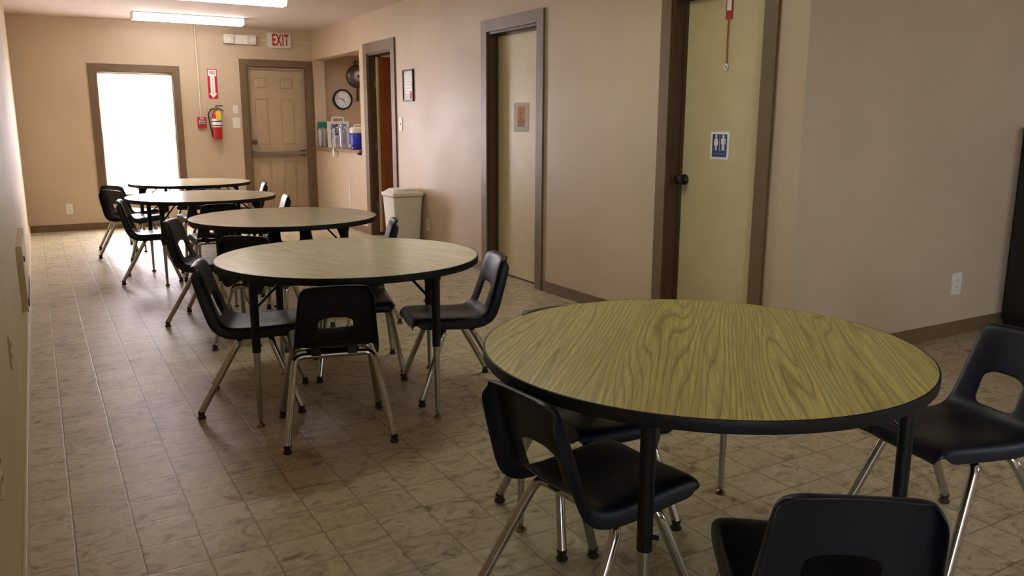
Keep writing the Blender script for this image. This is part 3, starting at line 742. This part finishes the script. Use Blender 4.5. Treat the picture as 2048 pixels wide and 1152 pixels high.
for i, (x, y, a, lb) in enumerate(tables):
    t = T0 if i == 0 else dup(T0, (x, y, 0), a, lb)
    if i == 0: t.location = (x, y, 0); t.rotation_euler = (0, 0, a); t['label'] = lb
# the near table keeps the oak laminate free of the glare colour; grain along its own direction
near_top = [c for c in T0.children if c.name.startswith('tabletop')][0]
near_top.data = near_top.data.copy(); near_top.data.materials.clear(); near_top.data.materials.append(M['oak'])
GA = -.75 - .626        # grain direction relative to the table
near_top.data.transform(Matrix.Rotation(0, 4, 'Z'))
near_top.rotation_euler = (0, 0, GA)

# ------------------------------------------------------------------ chairs
def shell_mesh():
    # profile of the sitting surface in (y, z); chair faces +Y
    prof = [(.219, .352), (.226, .366), (.226, .384), (.215, .398), (.19, .405), (.14, .405), (.06, .400), (-.01, .396), (-.07, .394), (-.108, .399), (-.134, .416),
            (-.146, .434), (-.158, .470), (-.170, .508), (-.179, .537), (-.193, .586), (-.207, .632), (-.216, .656), (-.226, .665), (-.240, .671), (-.254, .666)]
    pts = [Vector((0, y, z)) for y, z in prof]; n = len(pts)
    wid = [.146, .159, .167, .171, .173, .174, .174, .173, .171, .169, .167, .165, .161, .156, .153, .148, .143, .139, .133, .122, .112]
    bm = bmesh.new(); rows = []
    for i, p in enumerate(pts):
        t = (pts[min(i+1, n-1)]-pts[max(i-1, 0)]).normalized()
        nrm = Vector((0, -t.z, t.y)) ; nrm = -nrm if nrm.z < 0 and i < 9 else nrm
        nrm = Vector((0, -t.z, t.y))
        # sitting side normal: up for the seat, forward for the back
        if (i < 10 and nrm.z < 0) or (i >= 10 and nrm.y < 0): nrm = -nrm
        w = wid[i]
        end = min(i, n-1-i)
        fl = ([.003, .007, .013, .026] if i < 6 else [.004, .012, .026, .040])[end] if end < 4 else .050
        if i >= 11: fl = min(fl, .047)
        dish = .008 if 4 <= i <= n-4 else .003
        row = []
        for x, d in ((-w-.004, fl), (-w-.002, fl*.5), (-w+.006, .004), (-w+.026, -.0), (-.067, .6*dish), (-.035, dish), (0, dish*1.05)):
            row.append(bm.verts.new((x, p.y-nrm.y*d, p.z-nrm.z*d)))
        for x, d in ((.035, dish), (.067, .6*dish), (w-.026, 0), (w-.006, .004), (w+.002, fl*.5), (w+.004, fl)):
            row.append(bm.verts.new((x, p.y-nrm.y*d, p.z-nrm.z*d)))
        rows.append(row)
    for i in range(n-1):
        for k in range(12):
            if 11 <= i <= 13 and 4 <= k <= 7: continue           # the window in the backrest
            bm.faces.new((rows[i][k], rows[i][k+1], rows[i+1][k+1], rows[i+1][k]))
    # gentle arch of the top edge and of the opening
    for i in range(n-3, n):
        for v in rows[i]: v.co.z += .008*(1-(v.co.x/.15)**2)
    for k in (4, 8): rows[14][k].co.z -= .014
    bmesh.ops.recalc_face_normals(bm, faces=bm.faces[:])
    me = bpy.data.meshes.new('chair_shell'); bm.to_mesh(me); bm.free()
    o = bpy.data.objects.new('tmp', me); C.objects.link(o)
    s = o.modifiers.new('s', 'SOLIDIFY'); s.thickness = .0055; s.offset = 0
    b = o.modifiers.new('b', 'SUBSURF'); b.levels = b.render_levels = 2
    bpy.context.view_layer.update()
    out = bpy.data.meshes.new_from_object(o.evaluated_get(bpy.context.evaluated_depsgraph_get()))
    bpy.data.objects.remove(o)
    for p in out.polygons: p.use_smooth = True
    out.name = 'chair_shell'
    out.materials.clear(); out.materials.append(M['shell'])
    return out
def make_chair():
    t = thing('school_chair', '', 'chair')
    sh = bpy.data.objects.new('seat_shell', shell_mesh()); C.objects.link(sh); sh.parent = t
    for nm, ys, yf in (('rear_leg_frame', -.055, -.235), ('front_leg_frame', .075, .20)):
        zt = .348
        pts = [(-.215, yf, .03), (-.166, ys+(yf-ys)*.06, zt-.02), (-.13, ys, zt), (.13, ys, zt), (.166, ys+(yf-ys)*.06, zt-.02), (.215, yf, .03)]
        pts = [(-.215, yf, .03), (-.163, ys, zt), (.163, ys, zt), (.215, yf, .03)]
        bm = bmesh.new(); tube(bm, fillet(pts, .05, 8), .0142, 14); lf = obj(nm, bm, 'chrome', t, True, angle=40)
        for s in (-1, 1):
            bm = bmesh.new(); lathe(bm, [(.016, 0), (.0185, .004), (.0185, .008), (.013, .014), (.0135, .022), (.0155, .026), (.0155, .034)], 16, s*.215, yf); obj('glide', bm, 'rubber', lf, True, angle=40)
        for s in (-1, 1):
            bm = bmesh.new(); box(bm, s*.075-.02, s*.075+.02, ys-.02, ys+.02, zt+.002, zt+.034, .004); obj('bracket', bm, 'blackmetal', t)
    bm = bmesh.new(); box(bm, -.11, .11, -.02, .04, .345, .352); obj('seat_plate', bm, 'blackmetal', t)
    return t
chair0 = make_chair(); chair0['group'] = 'navy school chairs around the tables'
chairs = [
 (1.182, 1.612, -1.48, 'dark chair at the near table, seen from behind, left of the table edge'),
 (1.497, 2.064, 3.08, 'dark chair pushed under the far side of the near table'),
 (2.375, 1.37, 1.36, 'dark chair at the right end of the near table, cut by the photo edge'),
 (1.307, 1.011, -.626, 'closest dark chair, its backrest cut by the bottom of the photo'),
 (.827, 3.818, -1.89, 'dark chair on the left side of the second table'),
 (1.024, 3.284, -.216, 'dark chair with its back to the camera in front of the second table'),
 (1.70, 3.517, 1.365, 'dark chair in profile at the right of the second table'),
 (1.411, 4.080, 2.891, 'dark chair on the far side of the second table, mostly hidden'),
 (.953, 5.660, -2.03, 'dark chair on the left side of the third table, window in its back showing'),
 (1.115, 4.90, -.6, 'dark chair with its back to the camera in front of the third table'),
 (1.83, 5.19, 1.29, 'dark chair right of the third table, in line with the white bin'),
 (1.59, 5.95, 3.0, 'dark chair hidden behind the third table top'),
 (.806, 7.432, -1.752, 'dark chair on the left side of the fourth table'),
 (1.222, 6.965, .02, 'dark chair with its back to the camera in front of the fourth table'),
 (1.70, 7.41, 1.46, 'dark chair right of the fourth table, only its back showing'),
 (1.42, 8.05, 2.75, 'dark chair behind the fourth table, a sliver of its back showing'),
 (.782, 8.778, -.95, 'front one of the two dark chairs left of the farthest table'),
 (.825, 9.43, -.836, 'rear one of the two dark chairs left of the farthest table'),
 (1.918, 9.127, 1.444, 'dark chair right of the farthest table, in front of the exit door'),
 (1.38, 8.60, .1, 'dark chair in front of the farthest table under its edge'),
 (1.55, 9.86, 2.8, 'dark chair behind the farthest table, only its top edge showing')]
for i, (x, y, a, lb) in enumerate(chairs):
    if i == 0:
        chair0.location = (x, y, 0); chair0.rotation_euler = (0, 0, a); chair0['label'] = lb
    else: dup(chair0, (x, y, 0), a, lb)

# ------------------------------------------------------------------ light
wd = bpy.data.worlds.new('World'); bpy.context.scene.world = wd; wd.use_nodes = True
nt = wd.node_tree; bg = nt.nodes['Background']
tc = nt.nodes.new('ShaderNodeTexCoord'); sx = nt.nodes.new('ShaderNodeSeparateXYZ'); nt.links.new(tc.outputs['Generated'], sx.inputs[0])
rp = nt.nodes.new('ShaderNodeValToRGB'); mr = nt.nodes.new('ShaderNodeMapRange'); mr.inputs['From Min'].default_value = -1; nt.links.new(sx.outputs[1], mr.inputs['Value']); nt.links.new(mr.outputs[0], rp.inputs[0])   # bluer sky behind the camera, whiter ahead
rp.color_ramp.elements[0].position = .1; rp.color_ramp.elements[0].color = (.70, .86, 1, 1)
rp.color_ramp.elements[1].position = .9; rp.color_ramp.elements[1].color = (1, .90, .94, 1)
nt.links.new(rp.outputs[0], bg.inputs[0]); bg.inputs[1].default_value = 26.0
def area(name, loc, rot, sx_, sy_, power, col, portal=False):
    l = bpy.data.lights.new(name, 'AREA'); l.shape = 'RECTANGLE'; l.size = sx_; l.size_y = sy_; l.energy = power; l.color = col
    if portal: l.cycles.is_portal = True
    o = bpy.data.objects.new(name, l); C.objects.link(o); o.location = loc; o.rotation_euler = rot; return o
area('window_portal', ((W1[0]+W1[1])/2, YF+WT+.02, (W1[2]+W1[3])/2), (-PI/2, 0, 0), W1[1]-W1[0], W1[3]-W1[2], 1, (1, 1, 1), True)
area('window_portal', (XL-WT-.02, (WL[0]+WL[1])/2, (WL[2]+WL[3])/2), (0, -PI/2, 0), WL[3]-WL[2], WL[1]-WL[0], 1, (1, 1, 1), True)
area('window_portal', ((WE[0]+WE[1])/2, YB-WT-.02, (WE[2]+WE[3])/2), (PI/2, 0, 0), WE[1]-WE[0], WE[3]-WE[2], 1, (1, 1, 1), True)
area('kitchen_lamp', (4.6, 9.6, 2.2), (0, 0, 0), .3, 1.0, 14, (1, .93, .92))

# ------------------------------------------------------------------ camera
cam = bpy.data.cameras.new('Camera'); co = bpy.data.objects.new('Camera', cam); C.objects.link(co)
yaw, pit, rol = .526442838, .198310207, .00308334
fw = Vector((math.sin(yaw)*math.cos(pit), math.cos(yaw)*math.cos(pit), -math.sin(pit)))
rt = Vector((math.cos(yaw), -math.sin(yaw), 0)); up = rt.cross(fw)
r2 = rt*math.cos(rol)+up*math.sin(rol); u2 = up*math.cos(rol)-rt*math.sin(rol)
co.matrix_world = Matrix(((r2.x, u2.x, -fw.x, 0), (r2.y, u2.y, -fw.y, 0), (r2.z, u2.z, -fw.z, 1.29718), (0, 0, 0, 1)))
cam.sensor_width = 36; cam.lens = 1625.0/2048*36; cam.clip_start = .01
sc = bpy.context.scene; sc.camera = co
sc.cycles.use_denoising = True
sc.cycles.max_bounces = 10; sc.cycles.diffuse_bounces = 6; sc.cycles.transparent_max_bounces = 16
vs = sc.view_settings; vs.view_transform = 'Standard'; vs.look = 'None'; vs.gamma = 1; vs.exposure = 0.5
